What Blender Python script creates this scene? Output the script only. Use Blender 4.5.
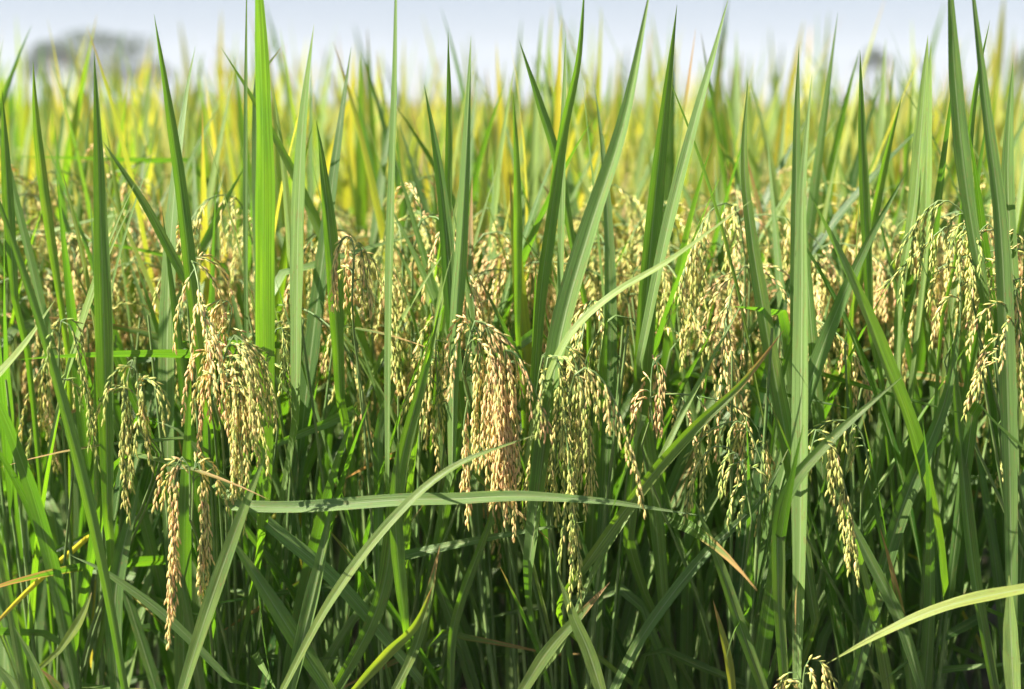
import bpy, math, random
import numpy as np
from mathutils import Matrix, Vector
for o in list(bpy.data.objects): bpy.data.objects.remove(o)
SC = bpy.context.scene
COL = SC.collection
random.seed(7); RNG = np.random.default_rng(7)

# ------------------------------------------------------------------ camera
FPX, CX, CY = 1408.0, 512.0, 344.5
ZC, PITCH = 0.98, math.radians(9.85)
cam = bpy.data.cameras.new('camera'); cam.sensor_width = 36.0
cam.lens = 36.0 * FPX / 1024.0
cam.clip_start = 0.05; cam.clip_end = 3000
cam.dof.use_dof = True; cam.dof.focus_distance = 1.50; cam.dof.aperture_fstop = 3.0
camo = bpy.data.objects.new('camera', cam); COL.objects.link(camo)
camo.location = (0, 0, ZC); camo.rotation_euler = (math.pi / 2 - PITCH, 0, 0)
SC.camera = camo

# ------------------------------------------------------------------ world, sun, exposure
SUN_EL, SUN_AZ = math.radians(46), math.radians(-104)   # azimuth from +Y (view direction), minus = to the left
w = bpy.data.worlds.new('World'); SC.world = w; w.use_nodes = True
nt = w.node_tree; bg = nt.nodes['Background']
sky = nt.nodes.new('ShaderNodeTexSky'); sky.sky_type = 'NISHITA'; sky.sun_disc = False
sky.sun_elevation = SUN_EL; sky.sun_rotation = SUN_AZ
sky.air_density = 0.8; sky.dust_density = 0.35; sky.ozone_density = 3.0
veil = nt.nodes.new('ShaderNodeMix'); veil.data_type = 'RGBA'      # thin high haze that evens the blue out
veil.inputs[0].default_value = 0.86; veil.inputs[7].default_value = (1.98, 2.28, 2.78, 1)
nt.links.new(sky.outputs[0], veil.inputs[6]); nt.links.new(veil.outputs[2], bg.inputs[0]); bg.inputs[1].default_value = 0.063
sl = bpy.data.lights.new('sun', 'SUN'); sl.energy = 5.0; sl.angle = math.radians(0.5); sl.color = (1.0, 0.93, 0.81)
so = bpy.data.objects.new('sun', sl); COL.objects.link(so)
sd = Vector((math.sin(SUN_AZ) * math.cos(SUN_EL), math.cos(SUN_AZ) * math.cos(SUN_EL), math.sin(SUN_EL)))
so.rotation_euler = sd.to_track_quat('Z', 'Y').to_euler(); so.location = sd * 20
SC.view_settings.view_transform = 'Standard'; SC.view_settings.look = 'None'
SC.view_settings.exposure = 1.75; SC.view_settings.gamma = 1; SC.view_settings.use_curve_mapping = False
SC.cycles.use_denoising = True
SC.cycles.max_bounces = 8; SC.cycles.diffuse_bounces = 4; SC.cycles.glossy_bounces = 2
SC.cycles.transmission_bounces = 4; SC.cycles.transparent_max_bounces = 4

def P(x, y, Y):
    """the point at depth Y seen at photo pixel x, y"""
    ct, st = math.cos(PITCH), math.sin(PITCH)
    dx, u = (x - CX) / FPX, (CY - y) / FPX
    d = np.array([dx, ct + u * st, -st + u * ct])
    return np.array([0, 0, ZC]) + d * (Y / d[1])

# ------------------------------------------------------------------ materials
def newmat(name):
    m = bpy.data.materials.new(name); m.use_nodes = True
    t = m.node_tree; t.nodes.clear()
    return m, t.nodes, t.links
def math_node(N, L, op, a, b=None, c=None):
    n = N.new('ShaderNodeMath'); n.operation = op
    for i, v in enumerate((a, b, c)):
        if v is None: continue
        if isinstance(v, (int, float)): n.inputs[i].default_value = v
        else: L.new(v, n.inputs[i])
    return n.outputs[0]
def mixc(N, L, fac, a, b, mode='MIX'):
    n = N.new('ShaderNodeMix'); n.data_type = 'RGBA'; n.blend_type = mode
    if isinstance(fac, (int, float)): n.inputs[0].default_value = fac
    else: L.new(fac, n.inputs[0])
    for i, v in ((6, a), (7, b)):
        if isinstance(v, tuple): n.inputs[i].default_value = v + (1,)
        else: L.new(v, n.inputs[i])
    return n.outputs[2]

def leaf_material():
    m, N, L = newmat('rice leaf')
    lv = N.new('ShaderNodeAttribute'); lv.attribute_name = 'lv'
    ti = N.new('ShaderNodeAttribute'); ti.attribute_name = 'tint'
    oi = N.new('ShaderNodeObjectInfo')
    s = N.new('ShaderNodeSeparateXYZ'); L.new(lv.outputs['Vector'], s.inputs[0])
    c = N.new('ShaderNodeSeparateColor'); L.new(ti.outputs['Color'], c.inputs[0])
    u, v, rnd = s.outputs[0], s.outputs[1], s.outputs[2]
    yel, bri, tip = c.outputs[0], c.outputs[1], c.outputs[2]
    # coordinates that follow the blade: across, along, and a different slice for each leaf
    r2 = math_node(N, L, 'ADD', rnd, oi.outputs['Random'])
    cb = N.new('ShaderNodeCombineXYZ')
    L.new(math_node(N, L, 'MULTIPLY', u, 2.2), cb.inputs[0])
    L.new(math_node(N, L, 'MULTIPLY', v, 9.0), cb.inputs[1])
    L.new(math_node(N, L, 'MULTIPLY', r2, 37.0), cb.inputs[2])
    no = N.new('ShaderNodeTexNoise'); no.inputs['Scale'].default_value = 1.0; no.inputs['Detail'].default_value = 5
    L.new(cb.outputs[0], no.inputs['Vector'])
    cb2 = N.new('ShaderNodeCombineXYZ')
    L.new(math_node(N, L, 'MULTIPLY', u, 26.0), cb2.inputs[0])
    L.new(math_node(N, L, 'MULTIPLY', v, 3.0), cb2.inputs[1])
    L.new(math_node(N, L, 'MULTIPLY', r2, 17.0), cb2.inputs[2])
    st = N.new('ShaderNodeTexNoise'); st.inputs['Scale'].default_value = 1.0; st.inputs['Detail'].default_value = 2
    L.new(cb2.outputs[0], st.inputs['Vector'])
    # green: natural spread from blade to blade, plus sunlit paleness painted into hero blades
    g = mixc(N, L, bri, (0.028, 0.088, 0.014), (0.190, 0.300, 0.090))
    yy = math_node(N, L, 'ADD', yel, math_node(N, L, 'MULTIPLY', math_node(N, L, 'SUBTRACT', no.outputs[0], 0.5), 0.45))
    yy = math_node(N, L, 'MINIMUM', math_node(N, L, 'MAXIMUM', yy, 0.0), 1.0)
    g = mixc(N, L, yy, g, (0.38, 0.38, 0.06))
    vein = math_node(N, L, 'MULTIPLY_ADD', st.outputs[0], 2.2, -0.1)
    vn = N.new('ShaderNodeCombineXYZ')
    for i in range(3): L.new(vein, vn.inputs[i])
    g = mixc(N, L, 0.75, g, vn.outputs[0], 'MULTIPLY')
    au = math_node(N, L, 'ABSOLUTE', math_node(N, L, 'SUBTRACT', u, 0.5))
    rib = math_node(N, L, 'LESS_THAN', au, 0.035)
    g = mixc(N, L, math_node(N, L, 'MULTIPLY', rib, 0.8), g, (0.30, 0.38, 0.18))
    # dry tip and scorched edge
    e = math_node(N, L, 'ADD', v, math_node(N, L, 'MULTIPLY', no.outputs[0], 0.25))
    e = math_node(N, L, 'ADD', e, math_node(N, L, 'MULTIPLY', au, 0.25))
    thr = math_node(N, L, 'SUBTRACT', 1.30, math_node(N, L, 'MULTIPLY', tip, 0.35))
    d = math_node(N, L, 'MULTIPLY', math_node(N, L, 'SUBTRACT', e, thr), 9.0); 
    d = math_node(N, L, 'MINIMUM', math_node(N, L, 'MAXIMUM', d, 0.0), 1.0)
    d = math_node(N, L, 'MULTIPLY', d, math_node(N, L, 'GREATER_THAN', tip, 0.01))
    g = mixc(N, L, d, g, (0.42, 0.27, 0.10))
    sp = N.new('ShaderNodeTexNoise'); sp.inputs['Scale'].default_value = 5.0; sp.inputs['Detail'].default_value = 1
    L.new(cb.outputs[0], sp.inputs['Vector'])
    spot = math_node(N, L, 'GREATER_THAN', sp.outputs[0], 0.665)
    g = mixc(N, L, math_node(N, L, 'MULTIPLY', spot, 0.6), g, (0.24, 0.17, 0.07))
    rp = N.new('ShaderNodeValToRGB'); L.new(yy, rp.inputs[0]); ce = rp.color_ramp
    ce.elements[0].position = 0.0; ce.elements[0].color = (0.14, 0.35, 0.012, 1)
    ce.elements[1].position = 1.0; ce.elements[1].color = (0.88, 0.74, 0.06, 1)
    k = ce.elements.new(0.22); k.color = (0.25, 0.50, 0.010, 1)
    tr = rp.outputs[0]
    tr = mixc(N, L, d, tr, (0.5, 0.28, 0.08))
    tr = mixc(N, L, 0.75, tr, vn.outputs[0], 'MULTIPLY')
    p = N.new('ShaderNodeBsdfPrincipled'); L.new(g, p.inputs['Base Color'])
    p.inputs['Roughness'].default_value = 0.42; p.inputs['Specular IOR Level'].default_value = 0.55
    bp = N.new('ShaderNodeBump'); bp.inputs['Strength'].default_value = 0.6; bp.inputs['Distance'].default_value = 0.001
    L.new(st.outputs[0], bp.inputs['Height']); L.new(bp.outputs[0], p.inputs['Normal'])
    t = N.new('ShaderNodeBsdfTranslucent'); L.new(tr, t.inputs[0])
    mx = N.new('ShaderNodeMixShader'); mx.inputs[0].default_value = 0.42
    L.new(p.outputs[0], mx.inputs[1]); L.new(t.outputs[0], mx.inputs[2])
    o = N.new('ShaderNodeOutputMaterial'); L.new(mx.outputs[0], o.inputs[0])
    return m

def grain_material():
    m, N, L = newmat('rice grain husk')
    ti = N.new('ShaderNodeAttribute'); ti.attribute_name = 'tint'
    c = N.new('ShaderNodeSeparateColor'); L.new(ti.outputs['Color'], c.inputs[0])
    oi = N.new('ShaderNodeObjectInfo')
    ramp = N.new('ShaderNodeValToRGB'); cr = ramp.color_ramp
    cr.elements[0].position = 0.0; cr.elements[0].color = (0.24, 0.36, 0.07, 1)
    cr.elements[1].position = 1.0; cr.elements[1].color = (0.72, 0.43, 0.22, 1)
    for pos, col in ((0.35, (0.58, 0.60, 0.16)), (0.62, (0.86, 0.72, 0.28)), (0.82, (0.86, 0.62, 0.30))):
        e = cr.elements.new(pos); e.color = col + (1,)
    L.new(math_node(N, L, 'ADD', c.outputs[0], math_node(N, L, 'MULTIPLY_ADD', oi.outputs['Random'], 0.12, -0.06)), ramp.inputs[0])
    br = math_node(N, L, 'MULTIPLY_ADD', c.outputs[1], 0.5, 0.75)
    cb = N.new('ShaderNodeCombineXYZ')
    for i in range(3): L.new(br, cb.inputs[i])
    col = mixc(N, L, 1.0, ramp.outputs[0], cb.outputs[0], 'MULTIPLY')
    tc = N.new('ShaderNodeTexCoord')
    no = N.new('ShaderNodeTexNoise'); no.inputs['Scale'].default_value = 420; no.inputs['Detail'].default_value = 2
    L.new(tc.outputs['Object'], no.inputs['Vector'])
    spot = math_node(N, L, 'GREATER_THAN', no.outputs[0], 0.66)
    col = mixc(N, L, math_node(N, L, 'MULTIPLY', spot, 0.5), col, (0.30, 0.17, 0.07))
    p = N.new('ShaderNodeBsdfPrincipled'); L.new(col, p.inputs['Base Color']); p.inputs['Roughness'].default_value = 0.55
    bp = N.new('ShaderNodeBump'); bp.inputs['Strength'].default_value = 0.4; bp.inputs['Distance'].default_value = 0.0004
    L.new(no.outputs[0], bp.inputs['Height']); L.new(bp.outputs[0], p.inputs['Normal'])
    t = N.new('ShaderNodeBsdfTranslucent'); L.new(col, t.inputs[0])
    mx = N.new('ShaderNodeMixShader'); mx.inputs[0].default_value = 0.30
    L.new(p.outputs[0], mx.inputs[1]); L.new(t.outputs[0], mx.inputs[2])
    o = N.new('ShaderNodeOutputMaterial'); L.new(mx.outputs[0], o.inputs[0])
    return m

def simple_material(name, ca, cb_, scale, rough=0.8, transl=0.0, bump=0.0):
    m, N, L = newmat(name)
    tc = N.new('ShaderNodeTexCoord')
    no = N.new('ShaderNodeTexNoise'); no.inputs['Scale'].default_value = scale; no.inputs['Detail'].default_value = 6
    L.new(tc.outputs['Object'], no.inputs['Vector'])
    mr = N.new('ShaderNodeMapRange'); mr.inputs[1].default_value = 0.35; mr.inputs[2].default_value = 0.65
    L.new(no.outputs[0], mr.inputs[0])
    col = mixc(N, L, mr.outputs[0], ca, cb_)
    p = N.new('ShaderNodeBsdfPrincipled'); L.new(col, p.inputs['Base Color']); p.inputs['Roughness'].default_value = rough
    out = p.outputs[0]
    if bump:
        bp = N.new('ShaderNodeBump'); bp.inputs['Distance'].default_value = bump
        L.new(no.outputs[0], bp.inputs['Height']); L.new(bp.outputs[0], p.inputs['Normal'])
    if transl:
        t = N.new('ShaderNodeBsdfTranslucent'); L.new(col, t.inputs[0])
        mx = N.new('ShaderNodeMixShader'); mx.inputs[0].default_value = transl
        L.new(out, mx.inputs[1]); L.new(t.outputs[0], mx.inputs[2]); out = mx.outputs[0]
    o = N.new('ShaderNodeOutputMaterial'); L.new(out, o.inputs[0])
    return m
M_LEAF = leaf_material(); M_GRAIN = grain_material()
M_STEM = simple_material('rice stem', (0.10, 0.19, 0.05), (0.22, 0.30, 0.10), 30, 0.5, 0.15)
M_MUD = simple_material('paddy mud', (0.022, 0.019, 0.012), (0.050, 0.042, 0.028), 7, 0.55, 0, 0.03)
M_BARK = simple_material('bark', (0.07, 0.055, 0.04), (0.13, 0.11, 0.09), 3, 0.9)
M_TREE = simple_material('tree leaves', (0.035, 0.070, 0.030), (0.065, 0.115, 0.045), 0.6, 0.6, 0.25)

# ------------------------------------------------------------------ mesh building on arrays
class Geo:
    """quads with two vertex attributes: lv (across, along, random) and tint"""
    def __init__(s): s.v, s.f, s.l, s.t, s.m, s.n = [], [], [], [], [], 0
    def add(s, v, f, l, t, m=0):
        v = np.asarray(v, float); s.v.append(v); s.f.append(np.asarray(f, int) + s.n)
        s.l.append(np.asarray(l, float)); s.t.append(np.broadcast_to(np.asarray(t, float), (len(v), 3)))
        s.m.append(np.full(len(f), m, int)); s.n += len(v)
    def flat(s):
        if len(s.v) != 1:
            s.v, s.f, s.l, s.t, s.m = ([np.concatenate(x)] for x in (s.v, s.f, s.l, s.t, s.m))
        return s
    def put(s, g, M=None, m=None):
        g.flat(); v = g.v[0]
        if M is not None:
            A = np.array(M); v = v @ A[:3, :3].T + A[:3, 3]
        s.add(v, g.f[0], g.l[0], g.t[0]); s.m[-1] = g.m[0] if m is None else np.full(len(g.f[0]), m, int)
    def mesh(s, name, mats):
        s.flat(); V, F, Lv, T, Mi = s.v[0], s.f[0], s.l[0], s.t[0], s.m[0]
        me = bpy.data.meshes.new(name)
        me.vertices.add(len(V)); me.vertices.foreach_set('co', V.astype(np.float32).ravel())
        me.loops.add(len(F) * 4); me.loops.foreach_set('vertex_index', F.astype(np.int32).ravel())
        me.polygons.add(len(F)); me.polygons.foreach_set('loop_start', np.arange(0, len(F) * 4, 4, dtype=np.int32))
        for k in mats: me.materials.append(k)
        me.polygons.foreach_set('material_index', Mi.astype(np.int32))
        a = me.attributes.new('lv', 'FLOAT_VECTOR', 'POINT'); a.data.foreach_set('vector', Lv.astype(np.float32).ravel())
        a = me.attributes.new('tint', 'FLOAT_COLOR', 'POINT')
        a.data.foreach_set('color', np.hstack([T, np.ones((len(T), 1))]).astype(np.float32).ravel())
        me.update(calc_edges=True); me.shade_smooth()
        return me
def link(name, me, parent=None, M=None):
    o = bpy.data.objects.new(name, me); COL.objects.link(o)
    if parent: o.parent = parent
    if M is not None: o.matrix_local = M
    return o
def tag(o, label=None, cat=None, group=None, kind=None):
    for k, v in (('label', label), ('category', cat), ('group', group), ('kind', kind)):
        if v: o[k] = v
    return o
def spline(pts, n):
    """Catmull-Rom through pts, resampled to n points of equal spacing"""
    p = np.array(pts, float); p = np.vstack([2 * p[0] - p[1], p, 2 * p[-1] - p[-2]])
    out = []
    for i in range(1, len(p) - 2):
        t = np.linspace(0, 1, 12, endpoint=False)[:, None]
        a, b, c, d = p[i - 1], p[i], p[i + 1], p[i + 2]
        out.append(0.5 * (2 * b + (c - a) * t + (2 * a - 5 * b + 4 * c - d) * t ** 2 + (3 * b - a - 3 * c + d) * t ** 3))
    out.append(p[-2][None]); q = np.vstack(out)
    s = np.concatenate([[0], np.cumsum(np.linalg.norm(np.diff(q, axis=0), axis=1))])
    u = np.linspace(0, s[-1], n)
    return np.stack([np.interp(u, s, q[:, k]) for k in range(3)], 1), s[-1]
def nrm(a): return a / np.maximum(np.linalg.norm(a, axis=-1, keepdims=True), 1e-9)

def ribbon(C, width, normal, fold, tint, across=5, rnd=None, v=None, wave=0.0):
    """a folded leaf blade: centre line C, width and facing normal at each point"""
    n = len(C); T = nrm(np.gradient(C, axis=0)); W = nrm(np.cross(T, normal)); Nn = np.cross(W, T)
    rnd = random.random() if rnd is None else rnd
    v = np.linspace(0, 1, n) if v is None else v
    us = np.linspace(-1, 1, across); V = []
    fo = np.broadcast_to(np.asarray(fold, float), (n,))[:, None]
    for k, u in enumerate(us):
        h = (width[:, None] / 2)
        rip = wave * np.sin(np.linspace(0, 1, n) * (9 + 5 * rnd) * math.pi + rnd * 9 + (2.0 if u > 0 else 0))[:, None] * abs(u)
        V.append(C + W * u * h * np.cos(fo) + Nn * (abs(u) * h * np.sin(fo) + rip * h))
    V = np.stack(V, 1).reshape(-1, 3)
    i, j = np.meshgrid(np.arange(n - 1), np.arange(across - 1), indexing='ij')
    a = (i * across + j).ravel(); F = np.stack([a, a + 1, a + 1 + across, a + across], 1)
    Lv = np.stack([np.tile((us + 1) / 2, n), np.repeat(v, across), np.full(n * across, rnd)], 1)
    g = Geo(); g.add(V, F, Lv, tint); return g

def blade_width(t, W, pw=1.9, peak=0.35, base=0.55):
    a = base + (1 - base) * np.clip(t / peak, 0, 1) ** 0.8
    b = 1 - np.clip((t - peak) / (1 - peak), 0, 1) ** pw
    return W * np.minimum(a, 1) * np.clip(b, 0.015, 1)

def tube(C, rad, sides=6, tint=(0, 0.5, 0)):
    n = len(C); T = nrm(np.gradient(C, axis=0)); ref = np.array([0.31, 0.95, 0.05])
    A = nrm(np.cross(T, ref)); B = np.cross(T, A)
    th = np.arange(sides) * 2 * math.pi / sides
    V = (C[:, None] + (A[:, None] * np.cos(th)[None, :, None] + B[:, None] * np.sin(th)[None, :, None]) * np.asarray(rad).reshape(-1, 1, 1)).reshape(-1, 3)
    i, j = np.meshgrid(np.arange(n - 1), np.arange(sides), indexing='ij')
    a = (i * sides + j).ravel(); b = (i * sides + (j + 1) % sides).ravel()
    F = np.stack([a, b, b + sides, a + sides], 1)
    Lv = np.stack([np.tile(th / 6.3, n), np.repeat(np.linspace(0, 1, n), sides), np.zeros(n * sides)], 1)
    g = Geo(); g.add(V, F, Lv, tint); return g

def grain(g, p, d, L, R, tint, sides=6, hi=True):
    """one husk: a spindle with a pointed end, from p along d"""
    d = d / np.linalg.norm(d); a = np.cross(d, (0.3, 0.2, 0.9)); a /= np.linalg.norm(a); b = np.cross(d, a)
    ts, rs = ((0, .22, .5, .78, .94, 1.06), (.25, .82, 1, .72, .28, .04)) if hi else ((0, .4, .8, 1), (.3, 1, .7, .06))
    ph = random.random() * 6
    th = np.arange(sides) * 2 * math.pi / sides + ph; n = len(ts)
    V = np.concatenate([p + d * L * t + (a * np.cos(th)[:, None] + b * np.sin(th)[:, None] * .72) * R * r for t, r in zip(ts, rs)])
    i, j = np.meshgrid(np.arange(n - 1), np.arange(sides), indexing='ij')
    q = (i * sides + j).ravel(); q2 = (i * sides + (j + 1) % sides).ravel()
    g.add(V, np.stack([q, q2, q2 + sides, q + sides], 1), np.zeros((len(V), 3)), tint, 0)

def panicle(axis, branches=9, length=0.10, spread=0.5, ripe=0.6, gs=1.0, hi=True, jitter=0.16, spacing=0.0038, side=None, start=0.12, fall=0.7):
    """drooping panicle: rachis along axis, side branches that fall with gravity, husks set along them (material 0 husk, 1 stalk)"""
    C, Ltot = spline(axis, 16); g = Geo()
    g.put(tube(C, np.linspace(0.0011, 0.0005, 16), 5), m=1)
    T = nrm(np.gradient(C, axis=0)); down = np.array([0, 0, -1.0])
    paths = [(C[8:], 1.0)]
    for k in range(branches):
        f = start + (0.86 - start) * (k + 0.5 * random.random()) / branches
        i = int(f * 15); p0 = C[i]
        az = random.random() * 6.283 if side is None else side + random.gauss(0, 0.7)
        out = np.array([math.cos(az), math.sin(az), 0])
        bl = length * random.uniform(0.7, 1.15) * (1 - 0.25 * f)
        q, v = [p0], nrm(T[i] * 0.9 + out * spread)
        for s_ in range(10):
            v = nrm(v + down * fall * .55 + out * 0.03 + np.array([random.gauss(0, .05), random.gauss(0, .05), 0])); q.append(q[-1] + v * bl / 10)
        B, _ = spline(q, 14); paths.append((B, bl)); g.put(tube(B, np.linspace(0.0007, 0.0003, 14), 4), m=1)
    for B, bl in paths:
        seg = np.concatenate([[0], np.cumsum(np.linalg.norm(np.diff(B, axis=0), axis=1))]); tot = seg[-1]
        TB = nrm(np.gradient(B, axis=0)); s_ = tot * 0.12; k = 0
        while s_ < tot + 0.002:
            p = np.array([np.interp(s_, seg, B[:, c]) for c in range(3)]); t = TB[min(len(B) - 1, int(s_ / tot * (len(B) - 1)))]
            az = k * 2.4 + random.random() * 1.4
            a = nrm(np.cross(t, (0.2, 0.5, 0.84))); b = np.cross(t, a)
            o = a * math.cos(az) + b * math.sin(az)
            d = nrm(t + o * random.uniform(0.10, 0.40) + down * 0.2)
            r = min(1, max(0, random.gauss(ripe, jitter)))
            grain(g, p + o * 0.0009, d, random.uniform(0.0070, 0.0092) * gs, random.uniform(0.0009, 0.00145) * gs,
                  (r, min(1, max(0, random.gauss(0.6, 0.2))), 0), 6 if hi else 4, hi)
            s_ += spacing * gs * random.uniform(0.75, 1.2); k += 1
    return g

def leaf_geo(length, width, lean, bend, twist=0.0, fold=0.3, tint=(0, .5, 0), n=18, across=5, sheath=0.0, kink=None, roll=0.0):
    """a leaf growing from the origin, up along Z and leaning over towards +Y"""
    ang = lean; q = [np.zeros(3)]; m = 14; az = 0.0
    for k in range(m):
        ang += bend / m * (0.4 + 1.2 * k / m)
        if kink and k == kink[0]: ang += kink[1]
        az += roll / m
        q.append(q[-1] + np.array([math.sin(az) * math.sin(ang), math.cos(az) * math.sin(ang), math.cos(ang)]) * length / m)
    C, _ = spline(q, n); t = np.linspace(0, 1, n)
    a = twist * t
    Nn = np.stack([np.sin(a), -np.cos(a), 0.35 + 0 * a], 1)
    wd = blade_width(t, width)
    g = ribbon(C, wd, Nn, fold * (1 - 0.4 * t), tint, across, wave=0.05)
    return g

# ------------------------------------------------------------------ the setting
gm = bpy.data.meshes.new('ground'); gm.from_pydata([(-400, -20, 0), (400, -20, 0), (400, 600, 0), (-400, 600, 0)], [], [(0, 1, 2, 3)])
gm.materials.append(M_MUD); tag(link('ground', gm), 'dark wet paddy mud under the rice', 'ground', kind='structure')

# ------------------------------------------------------------------ library of rice pieces
def rtint(y, b, tp=0.3): return (max(0, min(1, random.gauss(y, 0.10))), max(0, min(1, random.gauss(b, 0.33))), tp if random.random() < 0.35 else 0.0)
LEAFMATS, PANMATS = [M_LEAF], [M_GRAIN, M_STEM]
def leaf_lib(kind, count, yel, n=16, across=5):
    out = []
    for k in range(count):
        if kind == 'flag':
            a = dict(length=random.uniform(.28, .47), width=random.uniform(.010, .016), lean=random.uniform(.02, .20), bend=random.uniform(-.02, .30), twist=random.uniform(-1.3, 1.3), kink=(random.randint(9, 12), random.uniform(.5, 1.6)) if random.random() < .13 else None)
        elif kind == 'mid':
            a = dict(length=random.uniform(.45, .62), width=random.uniform(.013, .021), lean=random.uniform(.03, .34), bend=random.uniform(.0, .55), twist=random.uniform(-1.8, 1.8), roll=random.uniform(-.5, .5), kink=(random.randint(5, 9), random.uniform(.9, 1.7)) if random.random() < .18 else None)
        elif kind == 'arc':
            a = dict(length=random.uniform(.38, .55), width=random.uniform(.010, .015), lean=random.uniform(.2, .5), bend=random.uniform(.7, 1.7), twist=random.uniform(-.8, .8))
        out.append(leaf_geo(fold=random.uniform(.15, .5), tint=rtint(yel, .45, random.choice((.3, .6, 1.0))), n=n, across=across, **a))
    return out
def stem_geo(h=0.70, n=12, sides=6):
    C, _ = spline([(0, 0, 0), (0, .002, h * .35), (0, .004, h * .7), (0, .012, h)], n)
    rad = np.linspace(.0036, .0013, n); g = tube(C, rad, sides)
    for z in (.22, .45):                                     # nodes and sheath collars
        CC = np.array([(0, .003, h * z - .012), (0, .003, h * z - .004), (0, .003, h * z + .004), (0, .003, h * z + .010)])
        g.put(tube(CC, np.array([.0034, .0044, .0044, .0032]) * (1.1 - z * .5), sides))
    return g
def pan_lib(count, ripe, hi, spacing=0.0040):
    out = []
    for k in range(count):
        r = random.uniform(.035, .10); dr = random.uniform(.02, .15); up = random.uniform(.02, .06)
        ax = [(0, 0, 0), (0, .25 * r, up), (0, .9 * r, up * 1.1), (0, 1.5 * r, up * .2), (0, 1.8 * r, -dr * .45), (0, 1.9 * r, -dr)]
        out.append(panicle(ax, branches=random.randint(10, 14), length=random.uniform(.075, .11), spread=random.uniform(.35, 1.0), fall=random.uniform(.45, .9),
                           ripe=ripe + random.uniform(-.22, .20), hi=hi, spacing=spacing))
    return out
def meshes(geos, name, mats): return [g.mesh(name, mats) for g in geos]

G_FLAG = leaf_lib('flag', 26, .14); G_MID = leaf_lib('mid', 26, -.04); G_ARC = leaf_lib('arc', 10, .15)
ME_FLAG, ME_MID, ME_ARC = (meshes(g, 'leaf', LEAFMATS) for g in (G_FLAG, G_MID, G_ARC))
ME_DRY = meshes([leaf_geo(random.uniform(.25, .45), random.uniform(.005, .010), random.uniform(.1, .5), random.uniform(.2, 1.8), random.uniform(-3, 3), .7, (1, .7, 1), 16, 5, kink=(random.randint(3, 9), random.uniform(.4, 1.5))) for _ in range(8)], 'leaf', LEAFMATS)
G_YFLAG = [leaf_geo(random.uniform(.32, .48), random.uniform(.014, .021), random.uniform(.02, .22), random.uniform(0, .3), random.uniform(-1, 1), .3, rtint(random.choice((.1, .25, .5, .85)), .75, .7), 12, 3) for _ in range(24)]; ME_YFLAG = meshes(G_YFLAG, 'leaf', LEAFMATS)
G_STEM = stem_geo(); ME_STEM = G_STEM.mesh('stem', [M_STEM])
G_PAN = pan_lib(16, .62, True); ME_PAN = meshes(G_PAN, 'panicle', PANMATS)
G_PANLO = pan_lib(8, .62, False, .0075)

# ------------------------------------------------------------------ rice plants
def rot(ax, a): return Matrix.Rotation(a, 4, ax)
def tillers(n, r=.065, lean=(.02, .16), hs=(.92, 1.08)):
    for k in range(n):
        az = k * 2.399 + random.uniform(-.5, .5); rr = r * math.sqrt((k + .5) / n)
        ph = az - math.pi / 2 + random.uniform(-.6, .6)      # leans outward
        yield (Matrix.Translation((rr * math.cos(az), rr * math.sin(az), 0)) @ rot('Z', ph) @ rot('X', -random.uniform(*lean))
               @ Matrix.Scale(random.uniform(*hs), 4))
def pieces(M, flag, mid, pan, arc=0.0, fz=(.54, .64)):
    """what one tiller carries: (kind, index, matrix)"""
    out = [('stem', 0, M)]
    if random.random() < flag: out.append(('flag', random.random(), M @ Matrix.Translation((0, .006, random.uniform(*fz))) @ rot('Z', random.uniform(0, 6.28))))
    for z in (random.uniform(.10, .22), random.uniform(.26, .42), random.uniform(.02, .10))[:mid]:
        out.append(('mid', random.random(), M @ Matrix.Translation((0, .004, z)) @ rot('Z', random.uniform(0, 6.28))))
    if random.random() < arc: out.append(('arc', random.random(), M @ Matrix.Translation((0, .004, random.uniform(.3, .5))) @ rot('Z', random.uniform(0, 6.28))))
    if random.random() < pan: out.append(('panicle', random.random(), M @ Matrix.Translation((0, .012, .70)) @ rot('Z', random.uniform(-1.2, 1.2))))
    if random.random() < pan * .6: out.append(('panicle', random.random(), M @ Matrix.Translation((0, .008, random.uniform(.58, .68))) @ rot('Z', random.uniform(0, 6.28))))
    return out
def plant_empty(x, y, rz=None):
    o = bpy.data.objects.new('rice_plant', None); o.empty_display_size = .05; COL.objects.link(o)
    o.location = (x, y, 0); return o
def fill(root, nt_, yellow=0.0, hs=(.92, 1.08), **kw):
    for M in tillers(nt_, hs=hs):
        for kind, r, X in pieces(M, **kw):
            if kind == 'stem':
                link('stem', ME_STEM, root, X)
                if kw['mid'] > 1 and random.random() < .05:
                    link('leaf', random.choice(ME_DRY), root, X @ Matrix.Translation((0, .004, random.uniform(.05, .45))) @ rot('Z', random.uniform(0, 6.28)))['label'] = 'withered straw-coloured leaf'
            elif kind == 'panicle': link('panicle', ME_PAN[int(r * len(ME_PAN))], root, X)
            else:
                lib = ME_YFLAG if kind == 'flag' and random.random() < yellow else {'flag': ME_FLAG, 'mid': ME_MID, 'arc': ME_ARC}[kind]
                link('leaf', lib[int(r * len(lib))], root, X)

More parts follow.
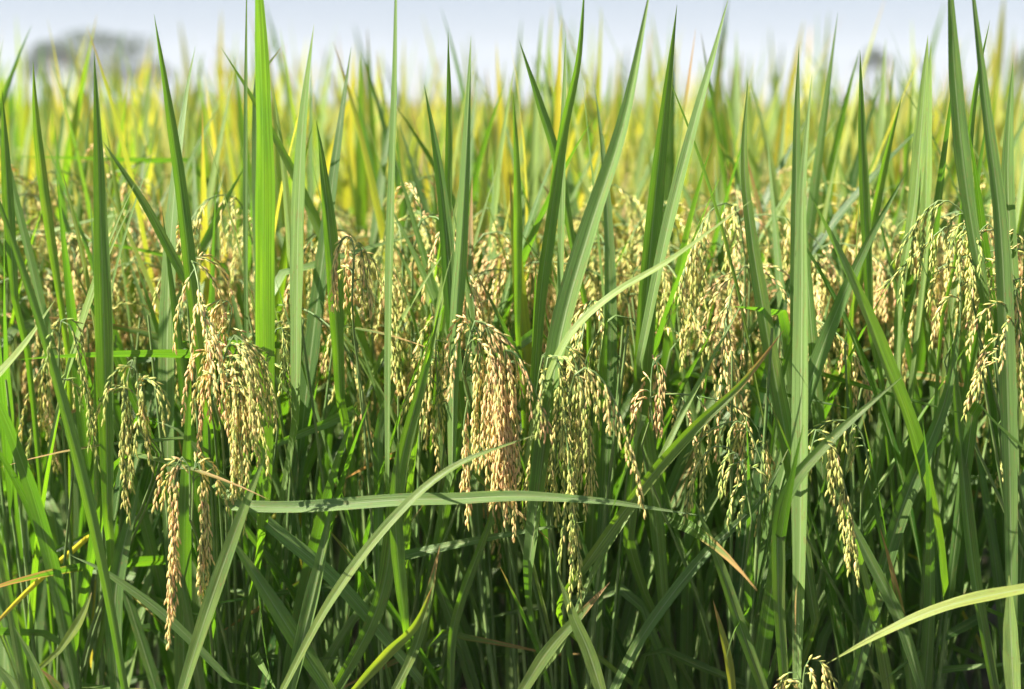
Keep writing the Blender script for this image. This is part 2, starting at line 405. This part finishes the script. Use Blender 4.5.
# --- front row: blades and panicles each modelled after one in the photograph
FRONT_Y = 1.62
front_px = {'a': 40, 'b': 215, 'c': 385, 'd': 560, 'e': 745, 'f': 915, 'g': 1085}
front_label = {
 'a': 'leftmost front rice plant, with thin bright green diagonal blade and tall blue-green blade',
 'b': 'rice plant with broad yellow-green upright blade above a dense beige panicle cluster, front row',
 'c': 'rice plant with narrow pale blades rising between the beige and the pinkish panicle clusters',
 'd': 'front rice plant with pinkish tan panicle cluster beside long greenish hanging panicles',
 'e': 'rice plant with tall pale straight blade and leaf with yellow dried tip, front row',
 'f': 'rice plant with wide diagonal green blade and single curved greenish panicle, front row',
 'g': 'rightmost front rice plant, with cream blade arching in low and beige panicles'}
FRONT = {}
for k, px in front_px.items():
    x = (px - CX) / FPX * FRONT_Y / math.cos(PITCH) ; o = plant_empty(x, FRONT_Y)
    FRONT[k] = tag(o, front_label[k], 'rice plant', 'rice plants along the front edge of the field')

def hero_leaf(k, pts, wpx, Y=1.46, yaw=-30, twist=0, fold=.3, yel=0.0, bri=.5, tip=0.3, up=0.0, pw=1.9, dY=0.0, base=.6, root=True):
    """pts: photo pixels from the leaf's base to its tip"""
    o = FRONT[k]; n = len(pts)
    if yaw > 8: yel = max(yel, .11)  # blades turned from the sun are tinted yellower, a painted backlit glow
    pp = [P(x, y, Y + dY * i / max(1, n - 1)) for i, (x, y) in enumerate(pts)]
    blade, Lb = spline(pp, 26)
    t = np.linspace(0, 1, 26); a = np.radians(yaw + twist * t)
    wm = .9 * wpx * Y / FPX / max(.35, math.cos(math.radians(yaw + twist * .4)) * math.cos(fold * .8))
    Nn = np.stack([np.sin(a), -np.cos(a), up + 0 * a], 1)
    C, wd, v, fo = blade, blade_width(t, wm, pw, .4, base) * (1 + .05 * np.interp(t * 9, np.arange(10), RNG.uniform(-1, 1, 10))), t, np.full(26, fold)
    if root:
        b = pp[0]; d = nrm(pp[0] - pp[1]); bx = o.location.x + random.uniform(-.03, .03)
        z0 = b[2]; q = b + d * min(.10, z0 * .3)
        q = np.array([q[0] * .75 + bx * .25, (q[1] + FRONT_Y) / 2, min(q[2], z0 - .02)])
        sh, Ls = spline([(bx, FRONT_Y, 0), (bx * .85 + q[0] * .15, FRONT_Y - .005, max(.02, q[2] * .45)), q, b], 12)
        C = np.vstack([sh[:-1], blade]); ts = np.linspace(0, 1, 12)[:-1]
        wd = np.concatenate([.006 + (wd[0] - .006) * ts ** 3, wd]); v = np.concatenate([ts * 0, v])
        fo = np.concatenate([1.0 - (1.0 - fold) * ts, fo]); Nn = np.vstack([np.repeat(Nn[:1], 11, 0), Nn])
    g = ribbon(C, wd, Nn, fo, (yel, bri, tip), 7, v=v, wave=.04)
    g.v[0] = g.v[0] - np.array([o.location.x, o.location.y, 0])
    return link('leaf', g.mesh('leaf', LEAFMATS), o)
def hero_panicle(k, pts, Y=1.45, dY=0.0, stem=True, **kw):
    """pts: photo pixels from the neck along the rachis to its lowest end"""
    o = FRONT[k]; n = len(pts); off = np.array([o.location.x, o.location.y, 0])
    pp = [P(x, y, Y + dY * i / max(1, n - 1)) - off for i, (x, y) in enumerate(pts)]
    kw.setdefault('fall', 1.0); kw['ripe'] = kw['ripe'] - .06; kw.setdefault('gs', 1.03); link('panicle', panicle(pp, **kw).mesh('panicle', PANMATS), o)
    if stem:
        b = pp[0]; d = nrm(pp[1] - pp[0]); bx = random.uniform(-.03, .03); q = b - np.array([d[0] * .006, d[1] * .006, .06])
        C, _ = spline([(bx, 0, 0), (bx * .7 + b[0] * .3, b[1] * .2, b[2] * .5), (q[0], q[1] * .8, q[2]), b], 18)
        link('stem', tube(C, np.linspace(.0034, .0011, 18), 6).mesh('stem', [M_STEM]), o)

H = hero_leaf
# tall blades above the canopy
H('b', [(262, 520), (264, 400), (263, 300), (263, 160), (259, 20), (254, -70)], 18, 1.44, yaw=50, twist=14, fold=.2, yel=.12, bri=.7, pw=3)
H('b', [(296, 420), (297, 300), (299, 200), (304, 110), (314, 24)], 17, 1.43, yaw=-38, fold=.15, bri=.95)
H('b', [(248, 420), (246, 250), (246, 100), (247, -40)], 6, 1.5, yaw=-20, bri=.5)
H('c', [(388, 470), (389, 330), (392, 200), (395, 90), (397, -60)], 10, 1.42, yaw=-45, fold=.3, bri=.75)
H('a', [(108, 520), (106, 400), (102, 260), (98, 140), (94, 50)], 19, 1.43, yaw=12, fold=.3, bri=.45)
H('b', [(205, 400), (192, 290), (182, 200), (169, 110), (154, 14)], 14, 1.46, yaw=15, twist=25, bri=.4, yel=.05)
H('b', [(215, 330), (180, 270), (145, 205), (102, 140)], 10, 1.50, yaw=25, bri=.35, yel=.05)
H('a', [(60, 300), (45, 200), (36, 120), (33, 60)], 10, 1.60, yaw=30, yel=.25, bri=.5)
H('a', [(15, 300), (8, 200), (2, 90)], 12, 1.55, yaw=20, bri=.4)
H('d', [(530, 560), (545, 440), (562, 330), (590, 230), (625, 120), (652, -20)], 23, 1.42, yaw=-28, fold=.55, bri=.75)
H('e', [(640, 360), (665, 240), (690, 140), (712, 60), (729, -4)], 12, 1.47, yaw=-35, bri=.85)
H('e', [(797, 700), (800, 560), (801, 430), (802, 300), (803, 190), (812, 75)], 17, 1.41, base=.4, yaw=-40, fold=.3, bri=1.0)
H('e', [(793, 330), (796, 200), (797, 110), (799, 44)], 11, 1.52, yaw=-10, bri=.6)
H('f', [(985, 300), (968, 200), (956, 90), (948, -50)], 17, 1.45, yaw=-18, twist=20, bri=.55)
H('g', [(1012, 620), (1010, 480), (1006, 340), (1000, 220), (985, 100), (968, -50)], 19, 1.42, yaw=-12, twist=10, fold=.35, bri=.65)
H('c', [(462, 420), (452, 320), (446, 230), (436, 150), (424, 84)], 16, 1.45, yaw=5, bri=.45, fold=.35)
H('c', [(452, 470), (455, 350), (462, 250), (466, 160), (471, 36)], 15, 1.44, yaw=-42, bri=.75, fold=.15)
H('c', [(446, 300), (448, 200), (449, 110), (448, 30)], 9, 1.55, yaw=10, bri=.4)
H('d', [(517, 330), (517, 240), (516, 160), (513, 90)], 10, 1.55, yaw=35, yel=.15, bri=.6)
H('d', [(532, 420), (540, 300), (552, 210), (563, 130), (578, 60), (585, -20)], 14, 1.46, yaw=30, fold=.3, bri=.45, yel=.05)
H('d', [(560, 330), (562, 220), (564, 120), (566, 30)], 8, 1.48, yaw=-40, bri=.9)
H('d', [(575, 260), (556, 160), (538, 100), (519, 40)], 11, 1.58, yaw=35, yel=.1)
H('e', [(628, 540), (640, 400), (648, 280), (657, 180), (667, 90), (677, 5)], 22, 1.50, yaw=14, fold=.25, bri=.3)
H('e', [(815, 620), (790, 460), (770, 350), (752, 240), (744, 160), (748, 78)], 19, 1.47, yaw=12, twist=-25, fold=.3, bri=.4)
H('f', [(945, 590), (935, 520), (912, 430), (880, 345), (845, 265), (813, 200)], 19, 1.50, dY=-.10, yaw=58, fold=.12, bri=.6, yel=.16, tip=.2)
H('f', [(870, 330), (866, 240), (862, 150), (860, 50)], 13, 1.56, yaw=12, bri=.35)
H('f', [(850, 320), (868, 240), (885, 160), (902, 95)], 12, 1.60, yaw=30, yel=.15, bri=.4)
H('f', [(905, 260), (915, 200), (922, 120), (928, 35)], 13, 1.6, yaw=-35, bri=.9, yel=.1)
H('f', [(925, 270), (926, 200), (928, 120), (931, 42)], 11, 1.62, yaw=-38, bri=1.0, yel=.1)
H('g', [(1020, 330), (1012, 260), (1008, 170), (1013, 60)], 13, 1.50, yaw=-30, bri=.7)
H('f', [(955, 260), (965, 180), (975, 90), (990, 20)], 9, 1.56, yaw=30, yel=.05)
H('c', [(340, 400), (332, 260), (322, 160), (316, 120)], 16, 1.52, yaw=28, yel=.08, bri=.4)
# crossing and bent blades in the middle and low zone
H('a', [(130, 720), (105, 580), (78, 460), (42, 330), (0, 205), (-30, 130)], 11, 1.38, yaw=30, fold=.3, bri=.7, yel=.02)
H('a', [(-60, 440), (-10, 385), (25, 345), (55, 300)], 12, 1.44, yaw=-40, up=.6, bri=.9, yel=.25, tip=.4)
H('c', [(236, 506), (300, 507), (400, 500), (455, 499), (520, 496), (600, 501), (650, 508), (712, 517)], 15, 1.385, yaw=-10, up=.6, fold=.25, bri=.8, yel=.03, base=.9, tip=.2, pw=1.3)
H('c', [(275, 705), (330, 602), (392, 520), (455, 466), (538, 434)], 12, 1.36, yaw=-20, up=.5, fold=.3, bri=.55, yel=.18, tip=.4)
H('b', [(178, 705), (208, 610), (238, 525), (268, 448)], 18, 1.37, yaw=-20, twist=15, fold=.25, bri=.6, yel=.10)
H('c', [(288, 705), (305, 630), (320, 565), (334, 495)], 18, 1.39, yaw=-18, fold=.45, bri=.6, yel=.04)
H('c', [(405, 625), (398, 560), (395, 500), (398, 440)], 16, 1.39, yaw=35, twist=-20, fold=.2, yel=.08, bri=.5)
H('c', [(330, 700), (380, 600), (400, 470), (425, 370), (442, 300)], 20, 1.44, yaw=10, fold=.3, bri=.5)
H('d', [(525, 470), (540, 400), (570, 335), (615, 293), (670, 260), (752, 200)], 9, 1.40, yaw=-30, up=.9, fold=.2, bri=1.0, yel=.22)
H('e', [(560, 600), (640, 490), (690, 432), (740, 385), (784, 330)], 15, 1.40, yaw=20, up=.2, fold=.3, bri=.5, yel=.22, tip=.9)
H('e', [(784, 690), (778, 580), (784, 500), (830, 440), (903, 376)], 17, 1.38, yaw=10, up=.4, fold=.25, bri=.55, yel=.10, tip=.2)
H('g', [(1110, 575), (1030, 588), (950, 605), (885, 632), (826, 664)], 14, 1.33, yaw=-20, up=1.2, fold=.25, bri=1.0, yel=.45, tip=.3)
H('d', [(610, 720), (590, 655), (575, 620), (558, 575)], 17, 1.38, yaw=-15, fold=.2, bri=.55, yel=.15, tip=.2)
H('d', [(505, 720), (545, 655), (580, 615), (610, 582)], 15, 1.39, yaw=-10, fold=.2, bri=.55, yel=.15, tip=1.0)
H('e', [(775, 720), (745, 640), (718, 560), (692, 495)], 15, 1.42, yaw=10, bri=.5, fold=.4)
H('b', [(420, 680), (340, 585), (270, 525), (212, 468), (178, 430), (148, 420)], 17, 1.46, yaw=-10, up=.9, fold=.2, bri=.85, pw=1.4)
H('b', [(345, 715), (290, 630), (255, 575), (225, 530)], 18, 1.40, yaw=32, fold=.3, yel=.10, bri=.5)
H('g', [(1016, 720), (1012, 660), (1009, 575)], 17, 1.37, yaw=-30, bri=1.0, yel=.12)
H('e', [(735, 720), (728, 660), (713, 600)], 10, 1.42, yaw=20, yel=.65, bri=.5, tip=1.0)
H('a', [(60, 730), (38, 670), (14, 626)], 15, 1.38, yaw=-20, yel=.05, bri=.5)
H('a', [(85, 740), (60, 690), (40, 668)], 12, 1.36, yaw=20, yel=.4, tip=1.0)
H('a', [(30, 720), (10, 680), (-20, 650)], 15, 1.38, yaw=-25, bri=.8)
H('a', [(60, 650), (80, 620), (92, 592)], 11, 1.42, yaw=-15, yel=.3, bri=.4, tip=.6)
H('b', [(120, 720), (115, 600), (135, 500), (143, 470)], 22, 1.47, yaw=-5, bri=.45)
H('c', [(450, 700), (455, 620), (490, 520), (500, 470)], 12, 1.48, yaw=20, bri=.5)
H('c', [(345, 700), (385, 655), (415, 625), (433, 585)], 13, 1.385, yaw=30, yel=.4, bri=.7, tip=.8)
H('c', [(390, 700), (418, 640), (440, 545)], 12, 1.42, yaw=-15, yel=.15, tip=1.0, bri=.5)
H('d', [(600, 720), (640, 640), (700, 560), (760, 500), (790, 445)], 12, 1.45, yaw=-30, bri=.5)
H('d', [(560, 650), (600, 560), (650, 480), (690, 400), (748, 292)], 8, 1.42, yaw=-30, up=.5, bri=.8, yel=.1)
H('f', [(850, 700), (875, 600), (905, 500), (945, 400), (962, 300)], 20, 1.46, yaw=-5, bri=.45, fold=.4)
H('f', [(925, 700), (900, 620), (860, 540), (825, 470)], 14, 1.45, yaw=-20, up=.2, bri=.6)
H('g', [(1000, 720), (975, 580), (960, 440), (948, 300)], 16, 1.48, yaw=18, bri=.45)
H('b', [(230, 680), (170, 620), (110, 575), (70, 555)], 10, 1.44, yaw=-30, up=.8, bri=.9, tip=.2)

# hanging panicles of the front row
HP = hero_panicle
HP('d', [(468, 345), (476, 320), (488, 330), (497, 370), (503, 420), (508, 470)], 1.40, branches=32, length=.125, spread=.34, ripe=.78, spacing=.0040, jitter=.12, start=.05)
HP('d', [(470, 350), (474, 326), (480, 345), (478, 390), (474, 430)], 1.42, branches=9, length=.10, spread=.35, ripe=.66, start=.1)
HP('d', [(482, 335), (492, 325), (502, 350), (512, 400), (518, 440)], 1.41, branches=10, length=.11, spread=.4, ripe=.72, start=.1)
HP('d', [(545, 375), (551, 350), (560, 372), (566, 430), (572, 500), (574, 575)], 1.395, branches=20, length=.11, spread=.4, ripe=.42, start=.05)
HP('d', [(560, 370), (565, 345), (578, 370), (590, 430), (596, 490)], 1.43, branches=10, length=.10, spread=.5, ripe=.52)
HP('d', [(540, 370), (546, 348), (552, 380), (548, 440), (556, 510)], 1.43, branches=10, length=.10, spread=.45, ripe=.42)
HP('d', [(575, 375), (588, 368), (606, 385), (622, 420), (634, 460), (645, 512)], 1.36, branches=14, length=.04, spread=.25, ripe=.62, spacing=.0048, start=.0)
HP('c', [(505, 350), (517, 355), (530, 380), (545, 415), (552, 440)], 1.38, branches=5, length=.035, spread=.2, ripe=.85, spacing=.005)
HP('b', [(214, 400), (228, 345), (238, 338), (240, 380), (238, 420), (236, 470)], 1.40, branches=26, length=.12, spread=.40, ripe=.58, spacing=.0040, start=.1)
HP('b', [(222, 400), (236, 350), (250, 345), (250, 390), (246, 430)], 1.41, branches=18, length=.11, spread=.35, ripe=.52)
HP('b', [(208, 400), (216, 350), (220, 330), (212, 355), (208, 400)], 1.44, branches=12, length=.10, spread=.6, ripe=.82)
HP('b', [(270, 400), (272, 345), (280, 325), (286, 345), (290, 380)], 1.46, branches=9, length=.06, spread=.7, ripe=.30)
HP('b', [(225, 350), (232, 310), (222, 300), (205, 310), (195, 340)], 1.48, branches=9, length=.06, spread=.7, ripe=.55)
HP('a', [(140, 430), (137, 372), (131, 362), (126, 400), (124, 450), (126, 500)], 1.40, branches=14, length=.09, spread=.2, ripe=.36, start=.1)
HP('a', [(145, 430), (143, 380), (140, 375), (145, 420), (151, 465)], 1.41, branches=5, length=.055, spread=.15, ripe=.5)
HP('b', [(190, 520), (189, 462), (181, 460), (174, 500), (171, 560), (169, 645)], 1.375, branches=14, length=.075, spread=.12, ripe=.80, start=.22)
HP('b', [(192, 520), (194, 470), (199, 464), (203, 510), (200, 590)], 1.385, branches=16, length=.075, spread=.2, ripe=.66, start=.2)
HP('a', [(58, 400), (60, 330), (66, 318), (78, 350), (90, 410), (98, 465)], 1.40, branches=10, length=.05, spread=.15, ripe=.22)
HP('c', [(352, 300), (354, 250), (347, 236), (338, 250), (332, 290)], 1.46, branches=9, length=.06, spread=.3, ripe=.75)
HP('c', [(352, 300), (354, 250), (360, 245), (366, 280), (372, 310)], 1.47, branches=7, length=.06, spread=.3, ripe=.65)
HP('f', [(808, 470), (816, 430), (826, 436), (840, 470), (850, 510), (858, 575)], 1.385, branches=16, length=.065, spread=.2, ripe=.48, start=.05)
HP('f', [(870, 470), (860, 430), (840, 420), (815, 428), (795, 445)], 1.44, branches=8, length=.045, spread=.5, ripe=.30)
HP('g', [(1016, 400), (1012, 300), (1016, 280), (1019, 330), (1019, 380)], 1.42, branches=12, length=.09, spread=.25, ripe=.66)
HP('e', [(650, 420), (652, 370), (657, 362), (660, 400), (658, 430)], 1.46, branches=8, length=.06, spread=.25, ripe=.88)
HP('e', [(752, 520), (740, 460), (715, 446), (695, 470), (684, 520)], 1.43, branches=9, length=.06, spread=.35, ripe=.34)
HP('e', [(765, 470), (745, 425), (720, 425), (700, 440), (685, 460)], 1.45, branches=7, length=.05, spread=.4, ripe=.25)
HP('g', [(985, 260), (965, 215), (940, 200), (915, 225), (895, 260)], 1.46, branches=9, length=.06, spread=.4, ripe=.25)
HP('g', [(990, 300), (975, 240), (950, 225), (920, 250), (880, 290)], 1.48, branches=9, length=.06, spread=.4, ripe=.36)
HP('g', [(960, 330), (962, 240), (970, 222), (982, 260), (990, 320)], 1.47, branches=10, length=.07, spread=.3, ripe=.55)
HP('g', [(1005, 320), (1000, 240), (985, 225), (975, 260), (965, 310)], 1.50, branches=10, length=.08, spread=.3, ripe=.50)
HP('f', [(800, 740), (805, 668), (818, 660), (832, 676), (840, 700)], 1.36, branches=10, length=.05, spread=.4, ripe=.6)
HP('f', [(805, 740), (800, 680), (790, 672), (776, 690), (770, 720)], 1.37, branches=8, length=.05, spread=.4, ripe=.5)
HP('c', [(440, 420), (436, 360), (436, 340), (440, 370), (438, 430)], 1.47, branches=8, length=.07, spread=.15, ripe=.45)
HP('c', [(468, 400), (464, 430), (468, 480), (470, 510)], 1.42, branches=6, length=.05, spread=.1, ripe=.70, stem=False)
for k, o in FRONT.items():
    fill(o, 13, flag=.3, mid=3, pan=.03, arc=0)

# --- the rows behind the front one
def row_x(Y, pitch=.205, off=0.0, margin=.22):
    half = Y * 512 / FPX + margin
    n = int(half / pitch) + 1
    return [i * pitch + off for i in range(-n, n + 1) if abs(i * pitch + off) <= half]
rows = [(1.84, .10), (2.06, .02), (2.28, .11), (2.50, .05), (2.73, .09), (2.96, .0)]
bands = [('rice plant right behind the front row, stems hidden, ripe panicles between upright leaves', 'rice plants of the second and third rows'),
         ('slightly blurred rice plant deeper in the field, yellowing leaf tips over tan panicles', 'rice plants of the middle rows')]
for r, (Y, off) in enumerate(rows):
    for x in row_x(Y, off=off):
        o = plant_empty(x + random.uniform(-.03, .03), Y + random.uniform(-.04, .04)); o.rotation_euler.z = random.uniform(0, 6.28)
        lb, gr = bands[0 if r < 2 else 1]; tag(o, lb, 'rice plant', gr)
        if r < 2: fill(o, 12, hs=(1.0, 1.16), fz=(.42, .56), yellow=.2, flag=.7, mid=2, pan=1, arc=0)
        else: fill(o, 12, hs=(.97, 1.1), fz=(.48, .64), yellow=.8, flag=.85, mid=1, pan=1)

# --- further rows: one mesh per plant, its parts too small and blurred to tell apart
def low_plant(nt_, yellow=.8):
    g = Geo()
    for M in tillers(nt_, .05):
        for kind, r, X in pieces(M, flag=1, mid=1, pan=.8, fz=(.46, .62)):
            if kind == 'stem': g.put(G_LOSTEM, X, m=2)
            elif kind == 'panicle':
                p = G_PANLO[int(r * len(G_PANLO))]; p.flat(); h = Geo(); h.put(p, X); h.flat(); h.m[0] = np.where(p.m[0] == 0, 1, 2); g.put(h)
            else:
                lib = LO_Y if random.random() < yellow else LO_G
                g.put(lib[int(r * len(lib))], X, m=0)
    return g
LO_Y = [leaf_geo(random.uniform(.34, .50), random.uniform(.017, .029), random.uniform(.02, .22), random.uniform(0, .3), random.uniform(-1, 1), .3, rtint(random.choice((.1, .35, .7, 1)), .85, .9), 8, 3) for _ in range(28)]; LO_G = leaf_lib('flag', 10, .25, 7, 3)
G_LOSTEM = tube(np.array([(0, 0, 0), (0, .003, .35), (0, .01, .70)]), [.004, .003, .0015], 4)
ALLM = [M_LEAF, M_GRAIN, M_STEM]
LOW = [low_plant(12).mesh('rice_plant', ALLM) for k in range(9)]
y = 3.18
while y < 4.9:
    for x in row_x(y, off=random.uniform(0, .2), margin=.1):
        o = link('rice_plant', LOW[random.randrange(len(LOW))])
        o.location = (x + random.uniform(-.04, .04), y + random.uniform(-.04, .04), 0); o.rotation_euler.z = random.uniform(0, 6.28)
        s = random.uniform(.90, 1.12); o.scale = (s, s, s)
        tag(o, 'strongly blurred yellow-green rice plant far back whose leaf tips show against the sky', 'rice plant', 'rice plants of the rear rows')
    y += .24

# --- the rest of the field, a mass nobody could count
def tuft(nl, wide, tall=1.0):
    g = Geo()
    for k in range(nl):
        yel = random.choice((.15, .4, .7, .9, 1.0)); L = random.uniform(.26, .54)
        lf = leaf_geo(L, .018 * wide, random.uniform(.02, .25), random.uniform(0, .3), random.uniform(-1, 1), .3, rtint(yel, .85, 1.0), 5, 3)
        g.put(lf, Matrix.Translation((random.gauss(0, .05 * wide), random.gauss(0, .05 * wide), random.uniform(.42, .62) * tall)) @ rot('Z', random.uniform(0, 6.28)), m=0)
    for k in range(4):
        p = random.choice(G_PANLO); p.flat(); h = Geo(); h.put(p, Matrix.Translation((random.gauss(0, .05 * wide), random.gauss(0, .05 * wide), .72)) @ rot('Z', random.uniform(0, 6.28)) @ Matrix.Scale(min(wide, 1.6), 4))
        h.flat(); h.m[0] = np.where(p.m[0] == 0, 1, 2); g.put(h)
    return g
def merged_field():
    """everything past the counted plants, denser near and in coarser tufts far off"""
    g = Geo(); near = [tuft(10, 1) for _ in range(8)]; far = [tuft(9, 2.6, .97) for _ in range(5)]
    for t_ in near + far: t_.flat()
    def put(lib, x, yy, sc=1.0):
        g.put(random.choice(lib), Matrix.Translation((x, yy, 0)) @ rot('Z', random.uniform(0, 6.28)) @ Matrix.Diagonal((sc, sc, random.uniform(.76, .98), 1)))
    yy = 4.95
    while yy < 11:
        half = yy * .364 + .5; n = int(2 * half / .26)
        for i in range(n): put(near, -half + (i + random.random()) * 2 * half / n, yy + random.uniform(-.1, .1))
        yy += .28
    while yy < 34:
        half = yy * .364 + 1; st = .35 + (yy - 11) * .02; n = int(2 * half / st)
        for i in range(n): put(far, -half + (i + random.random()) * 2 * half / n, yy + random.uniform(-.2, .2), 1.0)
        yy += .6 + (yy - 11) * .05
    return g
fo = link('rice_field', merged_field().mesh('rice_field', ALLM))
tag(fo, 'yellow-green mass of ripening rice stretching back to the horizon', 'rice field', kind='stuff')

# --- trees beyond the field
def tree(x, y, h, clumps, label, trunk_r=.25, leaf=.28, count=1500):
    o = bpy.data.objects.new('tree', None); COL.objects.link(o); o.location = (x, y, 0)
    tag(o, label, 'tree', 'trees on the horizon')
    g = Geo(); C, _ = spline([(0, 0, 0), (.2, 0, h * .3), (-.1, 0, h * .55)], 10)
    g.put(tube(C, np.linspace(trunk_r, trunk_r * .6, 10), 8))
    for (cx, cz, rx, rz, den) in clumps:
        B, _ = spline([(-.1, 0, h * .5), (cx * .5, .2, h * .5 + (cz - h * .5) * .6), (cx, 0, cz)], 8)
        g.put(tube(B, np.linspace(trunk_r * .5, .03, 8), 6))
    link('trunk', g.mesh('trunk', [M_BARK]), o)
    c = Geo()
    for (cx, cz, rx, rz, den) in clumps:
        n = int(count * den); p = RNG.normal(size=(n, 3)); p = nrm(p) * (RNG.random((n, 1)) ** .45)
        p = p * np.array([rx, rx, rz]) + np.array([cx, 0, cz])
        a = nrm(RNG.normal(size=(n, 3))); b = nrm(np.cross(a, RNG.normal(size=(n, 3)))); s_ = leaf * RNG.uniform(.5, 1.2, (n, 1))
        V = np.stack([p - a * s_, p - b * s_ * .5, p + a * s_, p + b * s_ * .5], 1).reshape(-1, 3)
        F = np.arange(4 * n).reshape(n, 4); c.add(V, F, np.zeros((4 * n, 3)), (0, .5, 0))
    link('crown', c.mesh('crown', [M_TREE]), o)
def far_x(px, Y): return (px - CX) / FPX * Y
def far_h(py, Y): return ZC + (100 - py) / FPX * Y
Y = 150.0
def cl(px0, px, py, rx, rz, den): return ((px - px0) / FPX * Y, far_h(py, Y), rx / FPX * Y, rz / FPX * Y, den)
tree(far_x(100, Y), Y, 5.5, [cl(100, 62, 54, 22, 11, .9), cl(100, 45, 68, 16, 14, .25), cl(100, 85, 62, 20, 14, .25), cl(100, 100, 42, 30, 10, .30), cl(100, 135, 50, 32, 14, .28), cl(100, 160, 74, 20, 14, .28), cl(100, 118, 72, 42, 20, .45)],
     'blurred spreading tree with thin layered crown, at the left above the field')
tree(far_x(868, Y), Y, 5.0, [cl(868, 866, 56, 9, 7, .22), cl(868, 875, 63, 8, 6, .16), cl(868, 858, 66, 9, 5, .10)], 'small uneven blurred treetop standing alone above the field', .10)
tree(far_x(1030, Y), Y, 6.0, [cl(1030, 1022, 68, 16, 20, 1.2), cl(1030, 1045, 60, 25, 25, 1.0)], 'dark blurred tree cut by the right edge of the picture')
# --- the air over the field
hz = bpy.data.meshes.new('haze'); x0, x1, y0, y1, z0, z1 = -420, 420, -25, 620, -1, 22
hz.from_pydata([(x0, y0, z0), (x1, y0, z0), (x1, y1, z0), (x0, y1, z0), (x0, y0, z1), (x1, y0, z1), (x1, y1, z1), (x0, y1, z1)], [],
               [(0, 3, 2, 1), (4, 5, 6, 7), (0, 1, 5, 4), (1, 2, 6, 5), (2, 3, 7, 6), (3, 0, 4, 7)])
m, N, L = newmat('haze'); pv = N.new('ShaderNodeVolumePrincipled'); pv.inputs['Color'].default_value = (.86, .91, 1, 1)
pv.inputs['Density'].default_value = .0011; o_ = N.new('ShaderNodeOutputMaterial'); L.new(pv.outputs[0], o_.inputs['Volume'])
hz.materials.append(m); tag(link('haze', hz), 'pale bluish haze in the air over the rice field', 'haze', kind='stuff')
